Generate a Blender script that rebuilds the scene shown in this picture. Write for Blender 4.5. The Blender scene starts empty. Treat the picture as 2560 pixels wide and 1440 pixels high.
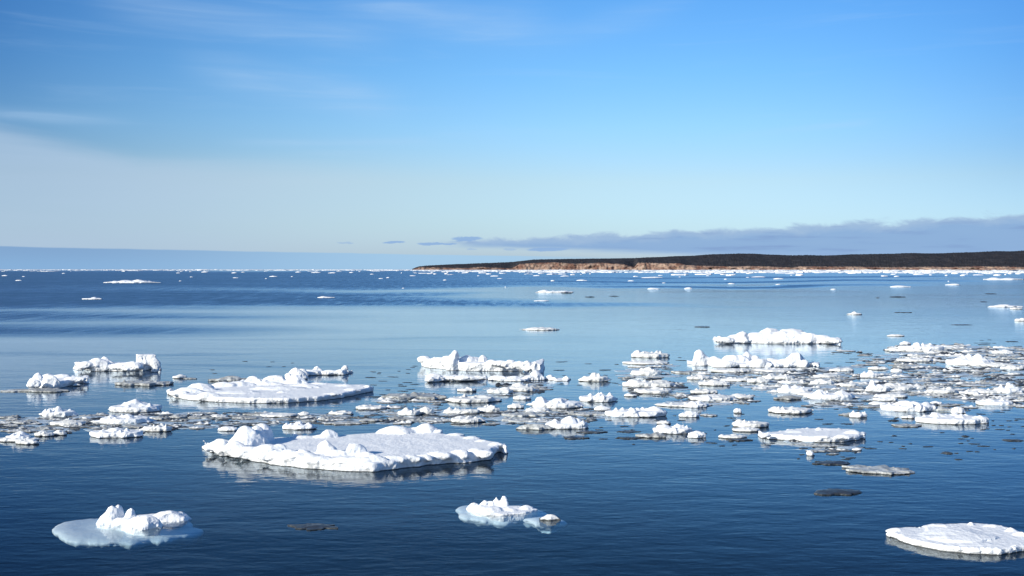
import bpy, bmesh, math, random
import numpy as np
from mathutils import Vector, noise, Matrix

random.seed(7)
sc = bpy.context.scene
COL = sc.collection
R = math.radians

# ------------------------------------------------------------------ camera
W0, H0, F0 = 2560.0, 1440.0, 2489.0
HZ = 672.5
CAM_H = 6.0
PITCH = math.atan((H0 / 2 - HZ) / F0)
cam = bpy.data.objects.new('camera', bpy.data.cameras.new('camera'))
COL.objects.link(cam)
cam.location = (0, 0, CAM_H)
cam.rotation_euler = (math.pi / 2 - PITCH, 0, 0)
cam.data.sensor_width = 36
cam.data.lens = 36 * F0 / W0
cam.data.clip_start = 0.5
cam.data.clip_end = 200000
sc.camera = cam
CP, SP = math.cos(PITCH), math.sin(PITCH)

def w(px, py, z=0.0):
    """point of height z that shows at a place of the photograph"""
    a = (px - W0 / 2) / F0
    b = -(py - H0 / 2) / F0
    dy = CP + b * SP
    dz = -SP + b * CP
    t = (z - CAM_H) / dz
    return Vector((a * t, dy * t, z))

def mpp(py, z=0.0):
    p = w(W0 / 2, py, z)
    return p.y / F0

# ------------------------------------------------------------------ tags
def tag(o, label=None, cat=None, group=None, kind=None):
    if label: o['label'] = label
    if cat: o['category'] = cat
    if group: o['group'] = group
    if kind: o['kind'] = kind
    return o

# ------------------------------------------------------------------ nodes
class N:
    """tiny expression builder over math nodes"""
    def __init__(s, nt, sock): s.nt, s.s = nt, sock
    def _m(s, op, *a):
        n = s.nt.nodes.new('ShaderNodeMath'); n.operation = op
        for i, v in enumerate((s,) + a):
            if isinstance(v, N): s.nt.links.new(v.s, n.inputs[i])
            else: n.inputs[i].default_value = v
        return N(s.nt, n.outputs[0])
    def __add__(s, o): return s._m('ADD', o)
    __radd__ = __add__
    def __mul__(s, o): return s._m('MULTIPLY', o)
    __rmul__ = __mul__
    def __sub__(s, o): return s._m('SUBTRACT', o)
    def __rsub__(s, o): return (s * -1) + o
    def __truediv__(s, o): return s._m('DIVIDE', o)
    def pow(s, o): return s._m('POWER', o)
    def max(s, o): return s._m('MAXIMUM', o)
    def min(s, o): return s._m('MINIMUM', o)
    def abs(s): return s._m('ABSOLUTE')
    def exp(s): return s._m('EXPONENT')
    def step(s, a, b):
        n = s.nt.nodes.new('ShaderNodeMapRange'); n.interpolation_type = 'SMOOTHSTEP'
        s.nt.links.new(s.s, n.inputs[0])
        for i, v in ((1, a), (2, b)):
            if isinstance(v, N): s.nt.links.new(v.s, n.inputs[i])
            else: n.inputs[i].default_value = v
        return N(s.nt, n.outputs[0])

def mixc(nt, fac, a, b, mode='MIX'):
    n = nt.nodes.new('ShaderNodeMix'); n.data_type = 'RGBA'; n.blend_type = mode
    for i, v in ((0, fac), (6, a), (7, b)):
        if isinstance(v, N): nt.links.new(v.s, n.inputs[i])
        elif hasattr(v, 'is_output'): nt.links.new(v, n.inputs[i])
        elif isinstance(v, (int, float)): n.inputs[i].default_value = v
        else: n.inputs[i].default_value = tuple(v) + (1,)
    return n.outputs[2]

def noise_tex(nt, vec, scale, detail=3, rough=.5, dist=0.0):
    n = nt.nodes.new('ShaderNodeTexNoise')
    nt.links.new(vec, n.inputs['Vector'])
    n.inputs['Scale'].default_value = scale; n.inputs['Detail'].default_value = detail
    n.inputs['Roughness'].default_value = rough; n.inputs['Distortion'].default_value = dist
    return N(nt, n.outputs[0])

def comb(nt, x, y, z):
    n = nt.nodes.new('ShaderNodeCombineXYZ')
    for i, v in enumerate((x, y, z)):
        if isinstance(v, N): nt.links.new(v.s, n.inputs[i])
        else: n.inputs[i].default_value = v
    return n.outputs[0]

def new_mat(name):
    m = bpy.data.materials.new(name); m.use_nodes = True
    nt = m.node_tree
    for n in list(nt.nodes): nt.nodes.remove(n)
    out = nt.nodes.new('ShaderNodeOutputMaterial')
    return m, nt, out

def geo_pos(nt):
    g = nt.nodes.new('ShaderNodeNewGeometry')
    s = nt.nodes.new('ShaderNodeSeparateXYZ'); nt.links.new(g.outputs['Position'], s.inputs[0])
    return g, N(nt, s.outputs[0]), N(nt, s.outputs[1]), N(nt, s.outputs[2])

# ------------------------------------------------------------------ world
SUN_EL, SUN_AZ = 22.5, -124.0          # azimuth from +Y, clockwise
def lin(c): return tuple(((v / 255) / 12.92 if v <= 10 else (((v / 255) + .055) / 1.055) ** 2.4) for v in c)

world = bpy.data.worlds.new('World'); sc.world = world; world.use_nodes = True
nt = world.node_tree
bg = nt.nodes['Background']; EXPO = .35; bg.inputs[1].default_value = 0.15 / 2 ** EXPO
sky = nt.nodes.new('ShaderNodeTexSky'); sky.sky_type = 'NISHITA'; sky.sun_disc = False
sky.sun_elevation = R(SUN_EL); sky.sun_rotation = R(SUN_AZ)
sky.air_density = 1.0; sky.dust_density = .6; sky.ozone_density = 2.0
tc = nt.nodes.new('ShaderNodeTexCoord')
sp = nt.nodes.new('ShaderNodeSeparateXYZ'); nt.links.new(tc.outputs['Generated'], sp.inputs[0])
X, Y, Z = (N(nt, sp.outputs[i]) for i in range(3))
hor = (X * X + Y * Y)._m('SQRT')
V = Z / hor.max(1e-4)                                # tangent of elevation
U = X._m('ARCTAN2', Y)                               # azimuth, radians
gr = nt.nodes.new('ShaderNodeValToRGB')
nt.links.new((Z._m('ARCSINE') / (math.pi / 2)).s, gr.inputs[0])
el = gr.color_ramp.elements
TINT = [(0, (.62, .83, 1.42)), (1.2, (.65, .84, 1.34)), (2.4, (.70, .87, 1.20)), (5, (.83, .92, 1.06)), (8, (.73, 1.0, 1.22)), (11, (.60, .99, 1.30)),
        (15, (.48, .93, 1.33)), (19, (.40, .82, 1.2)), (35, (.38, .76, 1.08)), (90, (.6, .9, 1.1))]
while len(el) > 1: el.remove(el[-1])
for i, (d, c) in enumerate(TINT):
    e = el[0] if i == 0 else el.new(d / 90)
    e.position = d / 90; e.color = tuple(v / 1.4 for v in c) + (1,)
g14 = nt.nodes.new('ShaderNodeVectorMath'); g14.operation = 'SCALE'; g14.inputs['Scale'].default_value = 1.4
nt.links.new(gr.outputs[0], g14.inputs[0])
base = mixc(nt, 1.0, sky.outputs[0], g14.outputs[0], 'MULTIPLY')
# the polarised darkening of the sky away from the middle of the view, strongest high up
side = ((U / .47) * (U / .47)).min(1) * (1 - U.step(-.1, .3) * .22) * (V.step(-.02, .22) * .45 + .55) * (U.step(-.2, .2) * .45 * (1 - V.step(.0, .3)) + (V.step(.0, .12) * .6 + .4))
base = mixc(nt, side.min(1), base, mixc(nt, 1.0, base, (.46, .56, .68), 'MULTIPLY'))
S = 1 / 0.15
def skc(*c): return tuple(v * S for v in lin(c))
# thin high cloud: long streaks
vec = comb(nt, U * 2.2 + V * 1.5, V * 26.0, 0.0)
n1 = noise_tex(nt, vec, 2.3, 5, .55, .6)
vec2 = comb(nt, U * 1.1 - V * 1.2, V * 14.0, 3.7)
n2 = noise_tex(nt, vec2, 2.0, 4, .5, .4)
def band(u0, v0, u1, v1, wd, un=.08):
    """soft band along the line (u0,v0)-(u1,v1)"""
    sl = (v1 - v0) / (u1 - u0)
    d = (V - (U - u0) * sl - v0) / wd
    m = (d * d * -1).exp()
    return m * U.step(u0, u0 + un) * (1 - U.step(u1 - un, u1))
wisps = (band(-.42, .250, -.10, .228, .014) + band(-.34, .198, -.09, .160, .016) * 1.1 + band(-.20, .262, .08, .235, .018) * .9
         + band(.02, .228, .20, .268, .012) * .9 + band(-.56, .139, -.34, .138, .006) * .7 + band(.20, .128, .36, .140, .0035, .03) * .6
         + band(-.30, .121, -.06, .129, .004, .06) * .7)
wisps = wisps * (n1.step(.25, .78) * .7 + .25) * .38
veil_top = .1150 + (U * -1 - .357).max(0) * .14 + (U + .357).max(0) * .046 + (n2 - .5) * .012 + (n1 - .5) * .010
veil = (1 - V.step(veil_top - .020 - (U + .45).max(0) * .07, veil_top + .001)) * (1 - U.step(-.42, .10)) * (.55 + n2 * .55)
hi_n = (n1.step(.52, .8)) * V.step(.03, .1) * .10
base = mixc(nt, (wisps + hi_n).min(.6), base, skc(186, 216, 246))
base = mixc(nt, (veil * .85).min(.84), base, mixc(nt, U.step(-.45, -.05), skc(178, 202, 227), skc(196, 220, 237)))
# distant bank low on the left
lv = V + noise_tex(nt, comb(nt, U * 14, V * 30, 1.0), 1.5, 3) * .0016 - .0008
ltop = .0205 - (U + .475) * .0155
lb = (1 - lv.step(ltop - .0008, ltop + .0006)) * (1 - U.step(-.02, .16)) * .93
lcol = mixc(nt, U.step(-.45, -.05), mixc(nt, V.step(0.0, .02), skc(134, 176, 218), skc(128, 166, 208)), skc(164, 203, 234))
base = mixc(nt, lb, base, lcol)
# stratocumulus bank on the right
cn = noise_tex(nt, comb(nt, U * 26, V * 70, 5.0), 1.0, 7, .62, .5)
cn2 = noise_tex(nt, comb(nt, U * 9, V * 110, 8.0), 1.6, 4, .55)
rtop = .0300 + (U + .06) * .0385 + (cn - .5) * .020
rbot = .0245 - (U + .06) * .038 + (cn2 - .5) * .006
rb = (1 - V.step(rtop - .0045, rtop + .001)) * V.step(rbot - .004, rbot + .003) * (U + (cn - .5) * .06).step(-.075, -.035)
rb = rb * (.86 + cn2 * .12)
rcol = mixc(nt, ((V - rtop + .011) / .011).min(1).max(0) * .75 , skc(138, 173, 216), skc(176, 199, 223))
rcol = mixc(nt, cn2.step(.52, .75) * .6, rcol, skc(122, 150, 200))
rcol = mixc(nt, (V.step(.012, .02) * -1 + 1) * .6, rcol, skc(150, 182, 225))
base = mixc(nt, rb.min(.95), base, rcol)
lens = None
for (px, py, rw, rh) in ((864, 608, 24, 3), (985, 608, 32, 4.5), (1080, 608, 42, 4.5), (1122, 609, 24, 3.5), (1168, 597, 44, 6), (1275, 623, 20, 3), (1370, 622, 60, 6), (1180, 621, 16, 2.5)):
    u0 = math.atan((px - 1280) / F0); v0 = (HZ - py) / F0
    a = (U - u0) / (rw / F0); b = (V - v0 + (cn - .5) * .009) / (rh / F0)
    e_ = (1 - (a * a + b * b)).step(0.0, .6) * (.9 if rh > 3 else .45)
    lens = e_ if lens is None else lens.max(e_)
base = mixc(nt, lens, base, skc(143, 178, 222))
nt.links.new(base, bg.inputs[0])

sun = bpy.data.objects.new('sun', bpy.data.lights.new('sun', 'SUN'))
COL.objects.link(sun)
sun.data.energy = 4.7; sun.data.angle = R(.53); sun.data.color = (1, .93, .79)
az, e_ = R(SUN_AZ), R(SUN_EL)
sdir = Vector((math.sin(az) * math.cos(e_), math.cos(az) * math.cos(e_), math.sin(e_)))
sun.rotation_euler = sdir.to_track_quat('Z', 'Y').to_euler()
sun.location = (-40, -20, 40)

vs = sc.view_settings
vs.view_transform = 'Standard'; vs.look = 'None'; vs.exposure = EXPO; vs.gamma = 1; vs.use_curve_mapping = False
sc.cycles.transparent_max_bounces = 12
sc.cycles.max_bounces = 8

# ------------------------------------------------------------------ materials
def ice_mat(name, light, dark, darkness, rough, wet_h, bump=.3, pits=0.0):
    """light snow/ice, mottled by position, with a dark wet band at the waterline"""
    m, nt, out = new_mat(name)
    g, x, y, z = geo_pos(nt)
    b = nt.nodes.new('ShaderNodeBsdfPrincipled')
    nA = noise_tex(nt, g.outputs['Position'], 3.1, 5, .6)
    nB = noise_tex(nt, g.outputs['Position'], 11.0, 4, .6)
    oi = nt.nodes.new('ShaderNodeObjectInfo'); rnd = N(nt, oi.outputs['Random'])
    f = (nA * .7 + nB * .3 + rnd * .12 - .06).step(.62 - darkness * .5, .80 - darkness * .35) * min(1, .25 + darkness)
    c = mixc(nt, f, light, dark)
    wet = 1 - (z - nB * wet_h * .8 - nA * wet_h * .7 + wet_h * .45).step(wet_h * .25, wet_h)
    if wet_h > 0: c = mixc(nt, wet * .93, c, (.035, .042, .045))
    nt.links.new(c, b.inputs['Base Color'])
    b.inputs['Roughness'].default_value = rough
    b.inputs['Specular IOR Level'].default_value = .3
    bn = nt.nodes.new('ShaderNodeBump'); bn.inputs['Strength'].default_value = bump; bn.inputs['Distance'].default_value = .06
    nC = noise_tex(nt, g.outputs['Position'], 7.0, 6, .62)
    nt.links.new(nC.s, bn.inputs['Height']); nt.links.new(bn.outputs[0], b.inputs['Normal'])
    nt.links.new(b.outputs[0], out.inputs[0])
    return m

M_SNOW = ice_mat('snow', (.86, .88, .90), (.66, .70, .74), .16, .65, .022, .55)
M_CLEAN = ice_mat('clean_snow', (.86, .88, .90), (.66, .70, .74), .12, .6, 0, .5)
M_CHUNK = ice_mat('slushy_snow', (.80, .81, .80), (.46, .47, .46), .30, .55, .03, .6)
M_GREY = ice_mat('grey_ice', (.56, .58, .58), (.19, .20, .20), .55, .42, .02, .6)
M_DARK = ice_mat('dark_wet_ice', (.11, .125, .15), (.032, .038, .048), .70, .35, .015, .5)
M_SLUSH = ice_mat('thin_slush', (.50, .60, .68), (.24, .31, .38), .5, .35, 0, .4)
M_FAR = ice_mat('far_snow', (.86, .88, .90), (.55, .60, .66), .2, .7, .03, .0)
M_SHELF = ice_mat('submerged_ice', (.72, .79, .82), (.52, .62, .68), .25, .5, 0, .3)

TURBID = .14
def water_mat():
    m, nt, out = new_mat('sea_water')
    g, x, y, z = geo_pos(nt)
    at = nt.nodes.new('ShaderNodeAttribute'); at.attribute_name = 'wind'
    wind = N(nt, at.outputs['Fac'])
    # thin streaks of ripple inside the painted wind field
    st = noise_tex(nt, comb(nt, x * .35 + y * .02, y * 1.0, 0.0), .11, 4, .55, .5)
    # capillary ripples
    r1 = noise_tex(nt, comb(nt, x * .42 + y * .10, y * 1.0 - x * .06, 0.0), 2.6, 3, .5, .3)
    r2 = noise_tex(nt, comb(nt, x * .6 - y * .18, y * 1.0 + x * .10, 4.0), 5.5, 2, .5, .2)
    r3 = noise_tex(nt, comb(nt, x * .5, y * 1.0, 9.0), .55, 3, .5)
    h = r1 * .0095 + r2 * .0034 + r3 * .022
    bn = nt.nodes.new('ShaderNodeBump'); bn.inputs['Strength'].default_value = 1.0; bn.inputs['Distance'].default_value = 1.0
    nt.links.new((h * (1 + wind * 2.5)).s, bn.inputs['Height'])
    gl = nt.nodes.new('ShaderNodeBsdfGlossy'); gl.distribution = 'MULTI_GGX'
    st2 = noise_tex(nt, comb(nt, x * .16 - y * .03, y * 1.0, 2.0), .055, 5, .6, .6)
    streak = ((st2 - .52) * 2.2 + (st - .5) * 1.2) * y.step(30, 70)
    wind = (wind + streak.max(-.3) * .32 * (wind * 2 + .35).min(1)).max(0)
    spk = noise_tex(nt, comb(nt, x * 1.0, y * .10, 6.0), .8, 3, .7)
    wind = (wind + (spk - .5) * 1.5 * wind.step(.25, .7) * y.step(60, 120)).max(0).min(1)
    rough = (.022 + wind * .40).max(.02)
    nt.links.new(rough.s, gl.inputs['Roughness'])
    gl.inputs['Color'].default_value = (1, 1, 1, 1)
    dim = 1 - wind * .50
    nt.links.new(mixc(nt, 1.0, (.83, .915, 1), comb(nt, dim * dim, dim * (1 - wind * .20), dim), 'MULTIPLY'), gl.inputs['Color'])
    nt.links.new(bn.outputs[0], gl.inputs['Normal'])
    tr = nt.nodes.new('ShaderNodeBsdfTransparent')
    dt = nt.nodes.new('ShaderNodeVectorMath'); dt.operation = 'DOT_PRODUCT'
    nt.links.new(g.outputs['Incoming'], dt.inputs[0]); nt.links.new(bn.outputs[0], dt.inputs[1])
    cs = N(nt, dt.outputs['Value']).abs().min(1)
    fr = ((cs / .176).pow(1.85) * -1).exp() * .96 + .03                     # same from above and from below
    df = nt.nodes.new('ShaderNodeBsdfDiffuse'); df.inputs[0].default_value = (.02, .06, .11, 1)
    bd = nt.nodes.new('ShaderNodeMixShader'); bd.inputs[0].default_value = TURBID
    nt.links.new(tr.outputs[0], bd.inputs[1]); nt.links.new(df.outputs[0], bd.inputs[2])
    mx = nt.nodes.new('ShaderNodeMixShader')
    nt.links.new(fr.s, mx.inputs[0]); nt.links.new(bd.outputs[0], mx.inputs[1]); nt.links.new(gl.outputs[0], mx.inputs[2])
    nt.links.new(mx.outputs[0], out.inputs[0])
    ab = nt.nodes.new('ShaderNodeVolumeAbsorption'); ab.inputs['Color'].default_value = (.15, .6, .8, 1); ab.inputs['Density'].default_value = .33
    nt.links.new(ab.outputs[0], out.inputs['Volume'])
    return m
M_WATER = water_mat()
m, nt, out = new_mat('deep_floor')
b = nt.nodes.new('ShaderNodeBsdfDiffuse'); b.inputs[0].default_value = (.01, .03, .05, 1); nt.links.new(b.outputs[0], out.inputs[0])
M_FLOOR = m

# ------------------------------------------------------------------ sea
def interp(x, pts):
    return float(np.interp(x, [p[0] for p in pts], [p[1] for p in pts]))

def wind_at(px, py):
    """how wind-rippled the sea is (0 calm .. 1 rough) at a place; patches lie on the water"""
    v = 0.0
    nz = noise.noise(Vector((px * .0016, py * .035, 0)))
    nf = noise.noise(Vector((px * .004, py * .13, 5)))
    py2 = py + nz * 7 + nf * 3
    L = lambda a, b, t: 1 / (1 + math.exp(-(t - a) / b))
    # far dark belt
    d1 = L(676, 1.5, py2) * (1 - L(interp(px, [(0, 772), (700, 765), (1280, 728), (1700, 716), (2560, 700)]), 4, py2))
    v = max(v, d1 * interp(px, [(0, .95), (900, .85), (1300, .62), (2000, .42), (2560, .30)]))
    # calm tongue coming in from the right
    c1 = math.exp(-((py2 - interp(px, [(0, 722), (900, 727), (2560, 712)])) / interp(px, [(0, 7), (900, 7), (1400, 6), (2560, 9)])) ** 2)
    v *= 1 - c1 * interp(px, [(0, .12), (700, .4), (1100, .9), (2560, .6)])
    # second dark belt
    d2 = math.exp(-((py2 - interp(px, [(0, 752), (900, 752), (1500, 762), (1900, 768)])) / interp(px, [(0, 22), (900, 17), (1500, 9), (1900, 5)])) ** 2)
    v = max(v, d2 * interp(px, [(0, .95), (900, .9), (1400, .55), (1800, .22), (2100, .06)]))
    d3 = math.exp(-((py2 - 825) / interp(px, [(0, 16), (500, 11), (900, 6)])) ** 2)
    v = max(v, d3 * interp(px, [(0, .62), (350, .55), (700, .3), (1000, .05)]))
    d4 = math.exp(-((py2 - 790) / 16) ** 2) * interp(px, [(0, .75), (300, .5), (700, .2), (1000, .05)])
    v = max(v, d4)
    for (yy, ww, aa, x0, x1) in ((705, 3.0, 1.0, 1150, 2400), (717, 2.6, 1.0, 1400, 2250), (693, 2.6, .9, 1150, 2450), (884, 4, .28, -100, 700), (872, 2.5, .2, 700, 1300), (915, 4, .22, 300, 1000), (846, 3, .15, 0, 1500)):
        e = math.exp(-((py2 - yy) / ww) ** 2) * L(x0, 90, px) * (1 - L(x1, 90, px))
        v = max(v, aa * e)
    base_ = interp(py, [(676, .25), (700, .2), (760, .07), (850, .05), (950, .04), (1440, .02)])
    v = max(v, base_ * (1 + .8 * nz + .5 * nf))
    return max(0.0, min(1.0, v))

def build_sea():
    bm_v, faces, att = [], [], []
    azs = [-180 + 6 * i for i in range(20)]            # -180..-66
    a = -60.0
    while a <= 60.01: azs.append(a); a += .4
    azs += [66 + 6 * i for i in range(19)]
    rad = [3.0]
    while rad[-1] < 60000:
        d = rad[-1]
        # step of about 1.5 px of the photograph
        st = max(d * .006, 1.6 * d * d / (CAM_H * F0)) if d > 60 else d * .03
        rad.append(d + min(st, d * .25))
    na, nr = len(azs), len(rad)
    for r in rad:
        py = HZ + CAM_H * F0 / r
        for a in azs:
            t = R(a)
            bm_v.append((r * math.sin(t), r * math.cos(t), 0.0))
            px = 1280 + F0 * math.tan(max(-1.2, min(1.2, t)))
            yy = HZ + CAM_H * F0 / max(1e-3, r * math.cos(max(-1.2, min(1.2, t))))
            att.append(wind_at(px, yy))
    c = len(bm_v); bm_v.append((0, 0, 0)); att.append(.03)
    for i in range(nr - 1):
        for j in range(na):
            k = (j + 1) % na
            faces.append((i * na + j, i * na + k, (i + 1) * na + k, (i + 1) * na + j))
    for j in range(na): faces.append((c, (j + 1) % na, j))
    top_n = len(faces)
    o0 = len(bm_v); last = (nr - 1) * na
    for j in range(na):
        x, y, _ = bm_v[last + j]; bm_v.append((x, y, -9.0)); att.append(0)
    for j in range(na):
        k = (j + 1) % na
        faces.append((last + j, last + k, o0 + k, o0 + j))
    faces.append(tuple(o0 + j for j in range(na)))
    me = bpy.data.meshes.new('sea'); me.from_pydata(bm_v, [], faces)
    me.materials.append(M_WATER); me.materials.append(M_FLOOR)
    mi = np.zeros(len(faces), dtype=np.int32); mi[top_n:] = 1
    me.polygons.foreach_set('material_index', mi)
    at = me.attributes.new('wind', 'FLOAT', 'POINT'); at.data.foreach_set('value', np.array(att, dtype=np.float32))
    o = bpy.data.objects.new('sea_water', me); COL.objects.link(o)
    tag(o, kind='structure')
build_sea()

# ------------------------------------------------------------------ ice modelling
def lump(bm, c, r, lean=(0, 0), seg=2, rot=0.0, kids=0):
    for _ in range(kids):
        a = random.uniform(0, 6.28); q = random.uniform(.45, .95); k = random.uniform(.35, .6)
        lump(bm, (c[0] + math.cos(a) * r[0] * q, c[1] + math.sin(a) * r[1] * q * .7, c[2]), (r[0] * k, r[1] * k * 1.2, r[2] * random.uniform(.3, .72)), seg=1)
    geom = bmesh.ops.create_icosphere(bm, subdivisions=seg, radius=1.0)
    cr, sr = math.cos(rot), math.sin(rot)
    k = random.random() * 100
    for v in geom['verts']:
        p = v.co.copy()
        q = 1 + .40 * noise.noise(Vector((p.x * 1.4 + k, p.y * 1.4, p.z * 1.4))) + .22 * noise.noise(Vector((p.x * 3.4, p.y * 3.4 + k, p.z * 3.4)))
        f = 1.22 - .20 * max(0, p.z)
        x, y, z = p.x * r[0] * q * f, p.y * r[1] * q * f, p.z * r[2] * (.6 + .4 * q)
        x, y = x * cr - y * sr, x * sr + y * cr
        t = max(0, p.z)
        v.co = (c[0] + x + lean[0] * t, c[1] + y + lean[1] * t, c[2] + z)

def block(bm, c, r, rot=0.0):
    geom = bmesh.ops.create_cube(bm, size=2.0)
    bmesh.ops.rotate(bm, verts=geom['verts'], cent=(0, 0, 0), matrix=Matrix.Rotation(rot, 3, 'Z'))
    for v in geom['verts']:
        t = 1 + (.12 if v.co.z > 0 else 0) + random.uniform(-.08, .08)
        v.co = (c[0] + v.co.x * r[0] * t, c[1] + v.co.y * r[1] * t, c[2] + v.co.z * r[2] * (1 + random.uniform(-.06, .06)))

def rough_outline(pts, step, amp, seed):
    out = []
    n = len(pts)
    for i in range(n):
        a, b = pts[i], pts[(i + 1) % n]
        L = (b - a).length
        m = max(1, int(L / step))
        for k in range(m):
            p = a.lerp(b, k / m)
            d = (b - a); nn = Vector((d.y, -d.x, 0)); nn = nn / max(1e-6, nn.length)
            q = amp * (noise.noise(Vector((p.x / step * .35 + seed, p.y / step * .35, 0))) + .5 * noise.noise(Vector((p.x / step * .9, p.y / step * .9, seed))))
            out.append(p + nn * q)
    return out

def slab(bm, pts, z_top, z_bot, cut, prof=None):
    """rings from below the water to the top: undercut at the waterline, rounded lip"""
    n = len(pts)
    ar = sum(pts[i].x * pts[(i + 1) % n].y - pts[(i + 1) % n].x * pts[i].y for i in range(n))
    if ar < 0: pts = pts[::-1]
    nor = []
    for i in range(n):
        d = pts[(i + 1) % n] - pts[i - 1]
        v = Vector((d.y, -d.x, 0)); nor.append(v / max(1e-6, v.length))
    prof = prof or ((z_bot, -cut * 2.2), (-.02, -cut * .9), (z_top * .15, -cut * .75), (z_top * .45, 0), (z_top * .8, 0), (z_top, -cut * .9))
    rings = []
    for z, off in prof:
        rings.append([bm.verts.new((pts[i].x + nor[i].x * off, pts[i].y + nor[i].y * off, z)) for i in range(n)])
    for a, b in zip(rings, rings[1:]):
        for i in range(n):
            bm.faces.new((a[i], a[(i + 1) % n], b[(i + 1) % n], b[i]))
    bm.faces.new(rings[0][::-1]); bm.faces.new(rings[-1])

def finish(bm, name, mat, voxel, amp, nscale, origin, smooth=2, zmin=-10, fine=.35):
    """voxel-fuse the pieces, soften, then weather the surface with noise"""
    me = bpy.data.meshes.new(name); bm.to_mesh(me); bm.free()
    o = bpy.data.objects.new(name, me); COL.objects.link(o)
    r = o.modifiers.new('r', 'REMESH'); r.mode = 'VOXEL'; r.voxel_size = voxel; r.adaptivity = 0
    s = o.modifiers.new('s', 'SMOOTH'); s.factor = .5; s.iterations = smooth
    dg = bpy.context.evaluated_depsgraph_get()
    m2 = bpy.data.meshes.new_from_object(o.evaluated_get(dg))
    bpy.data.objects.remove(o); bpy.data.meshes.remove(me)
    nv = len(m2.vertices)
    co = np.empty(nv * 3, dtype=np.float32); no = np.empty(nv * 3, dtype=np.float32)
    m2.vertices.foreach_get('co', co); m2.vertex_normals.foreach_get('vector', no)
    co = co.reshape(-1, 3); no = no.reshape(-1, 3)
    if amp > 0:
        amp_side = 1 + .9 * (1 - np.abs(no[:, 2]))
        d = np.empty(nv, dtype=np.float32)
        k1, k2 = 1 / nscale, 1 / (nscale * .33)
        tn = noise.turbulence
        for i in range(nv):
            p = Vector(co[i])
            d[i] = noise.noise(p * k1) + fine * (abs(noise.noise(p * k2)) * 2 - .6)
        side = 1 - np.clip(no[:, 2] * 1.25 - .1, 0, 1) * .72
        co += no * (d * amp * side * amp_side)[:, None]
    co -= np.array(origin, dtype=np.float32)
    m2.vertices.foreach_set('co', co.reshape(-1))
    m2.polygons.foreach_set('use_smooth', np.ones(len(m2.polygons), dtype=bool))
    m2.materials.clear(); m2.materials.append(mat); m2.name = name; m2.update()
    o = bpy.data.objects.new(name, m2); o.location = origin
    return o

HERO = []     # (reference phrase, px, py)
def floe(front, back, fb, lumps, label, ref=None, mat=None, name='ice_floe', cat='ice floe', group=None, vox=.8, amp=None, rim=None, cut=None, seed=1,
         shelf=None, zb=-.18, smooth=2, tilt=.06):
    """front: px points on the waterline, left to right; back: px points of the top edge, right to left; fb: height of the top (m)"""
    random.seed(seed)
    pts = [w(x, y, 0) for x, y in front] + [Vector((*w(x, y, fb).xy, 0)) for x, y in back]
    cy = sum(y for _, y in front) / len(front)
    s = mpp(cy)
    size = max((a - b).length for a in pts for b in pts)
    vx = max(s * 2.5 * vox, size / 260)
    cut = fb * .22 if cut is None else cut
    pts2 = rough_outline(pts, max(vx * 3, size / 70), s * 3.0, seed * 3.7)
    bm = bmesh.new()
    slab(bm, pts2, fb, zb, cut)
    partbm = {}
    body = bm
    for l in lumps:
        x, y, ww, hh = l[:4]
        opt = l[4] if len(l) > 4 else {}
        bm = body
        if opt.get('part'):
            if opt['part'] not in partbm: partbm[opt['part']] = bmesh.new()
            bm = partbm[opt['part']]
        p = w(x, y, fb); sl = p.y / F0
        rx = ww / 2 * sl * (.90 if ww > 40 else 1.0); rz = hh * sl
        dr = opt.get('d', .42)
        if opt.get('block'):
            block(bm, (p.x, p.y, fb + rz * .45), (rx * .95, rx * dr, rz * .55), opt.get('rot', .2))
        else:
            lean = (opt.get('lean', 0) * sl, 0)
            z0 = fb - rz * .12
            lump(bm, (p.x, p.y, z0), (rx, rx * dr, rz * 1.10), lean, rot=random.uniform(-.4, .4) if dr > .7 else 0, kids=3 if ww > 18 else 0)
    bm = body
    if rim:
        n, rw, rh = rim
        for i in range(n):
            q = pts2[int(random.random() * len(pts2))]
            cc = sum(pts2, Vector()) / len(pts2)
            q = q.lerp(cc, random.uniform(.03, .12))
            k = random.uniform(.5, 1.3)
            lump(bm, (q.x, q.y, fb * .7), (rw * s * k, rw * s * k * .7, fb * .3 + rh * s * k * .8), seg=1, rot=random.random() * 3)
    org = tuple(sum(pts2, Vector()) / len(pts2))
    a = (amp if amp is not None else s * 2.2) * 1.35
    mat = mat or (M_CLEAN if shelf else M_SNOW)
    o = finish(bm, name, mat, vx, a, max(a * 7, s * 14), org, smooth + 2)
    COL.objects.link(o)
    tag(o, label, cat, group)
    for pn, pb in partbm.items():
        c = finish(pb, pn.split('#')[0], mat, vx, a, max(a * 7, s * 14), org, smooth + 2)
        COL.objects.link(c); c.parent = o; c.location = (0, 0, 0)
    if shelf:
        bm = bmesh.new()
        sp_ = [w(x, y, -.08) for x, y in shelf]
        sp_ = rough_outline(sp_, .16, .13, seed)
        zt = -.03
        slab(bm, sp_, zt, -.4, 0, prof=((-.4, -.5), (-.25, -.1), (-.15, 0), (-.09, -.03), (-.055, -.12), (zt, -.3)))
        xa = sp_[0].x
        for v_ in bm.verts: v_.co.z -= max(0, v_.co.x - xa) * tilt
        sh = finish(bm, 'submerged_shelf', M_SHELF, .045, .05, .45, org, 3)
        COL.objects.link(sh); sh.parent = o; sh.location = (0, 0, 0)
        sh['label'] = 'pale blue foot of the floe under the water surface'
    if ref: HERO.append((ref, sum(x for x, _ in front) / len(front), cy))
    return o

B = dict
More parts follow.
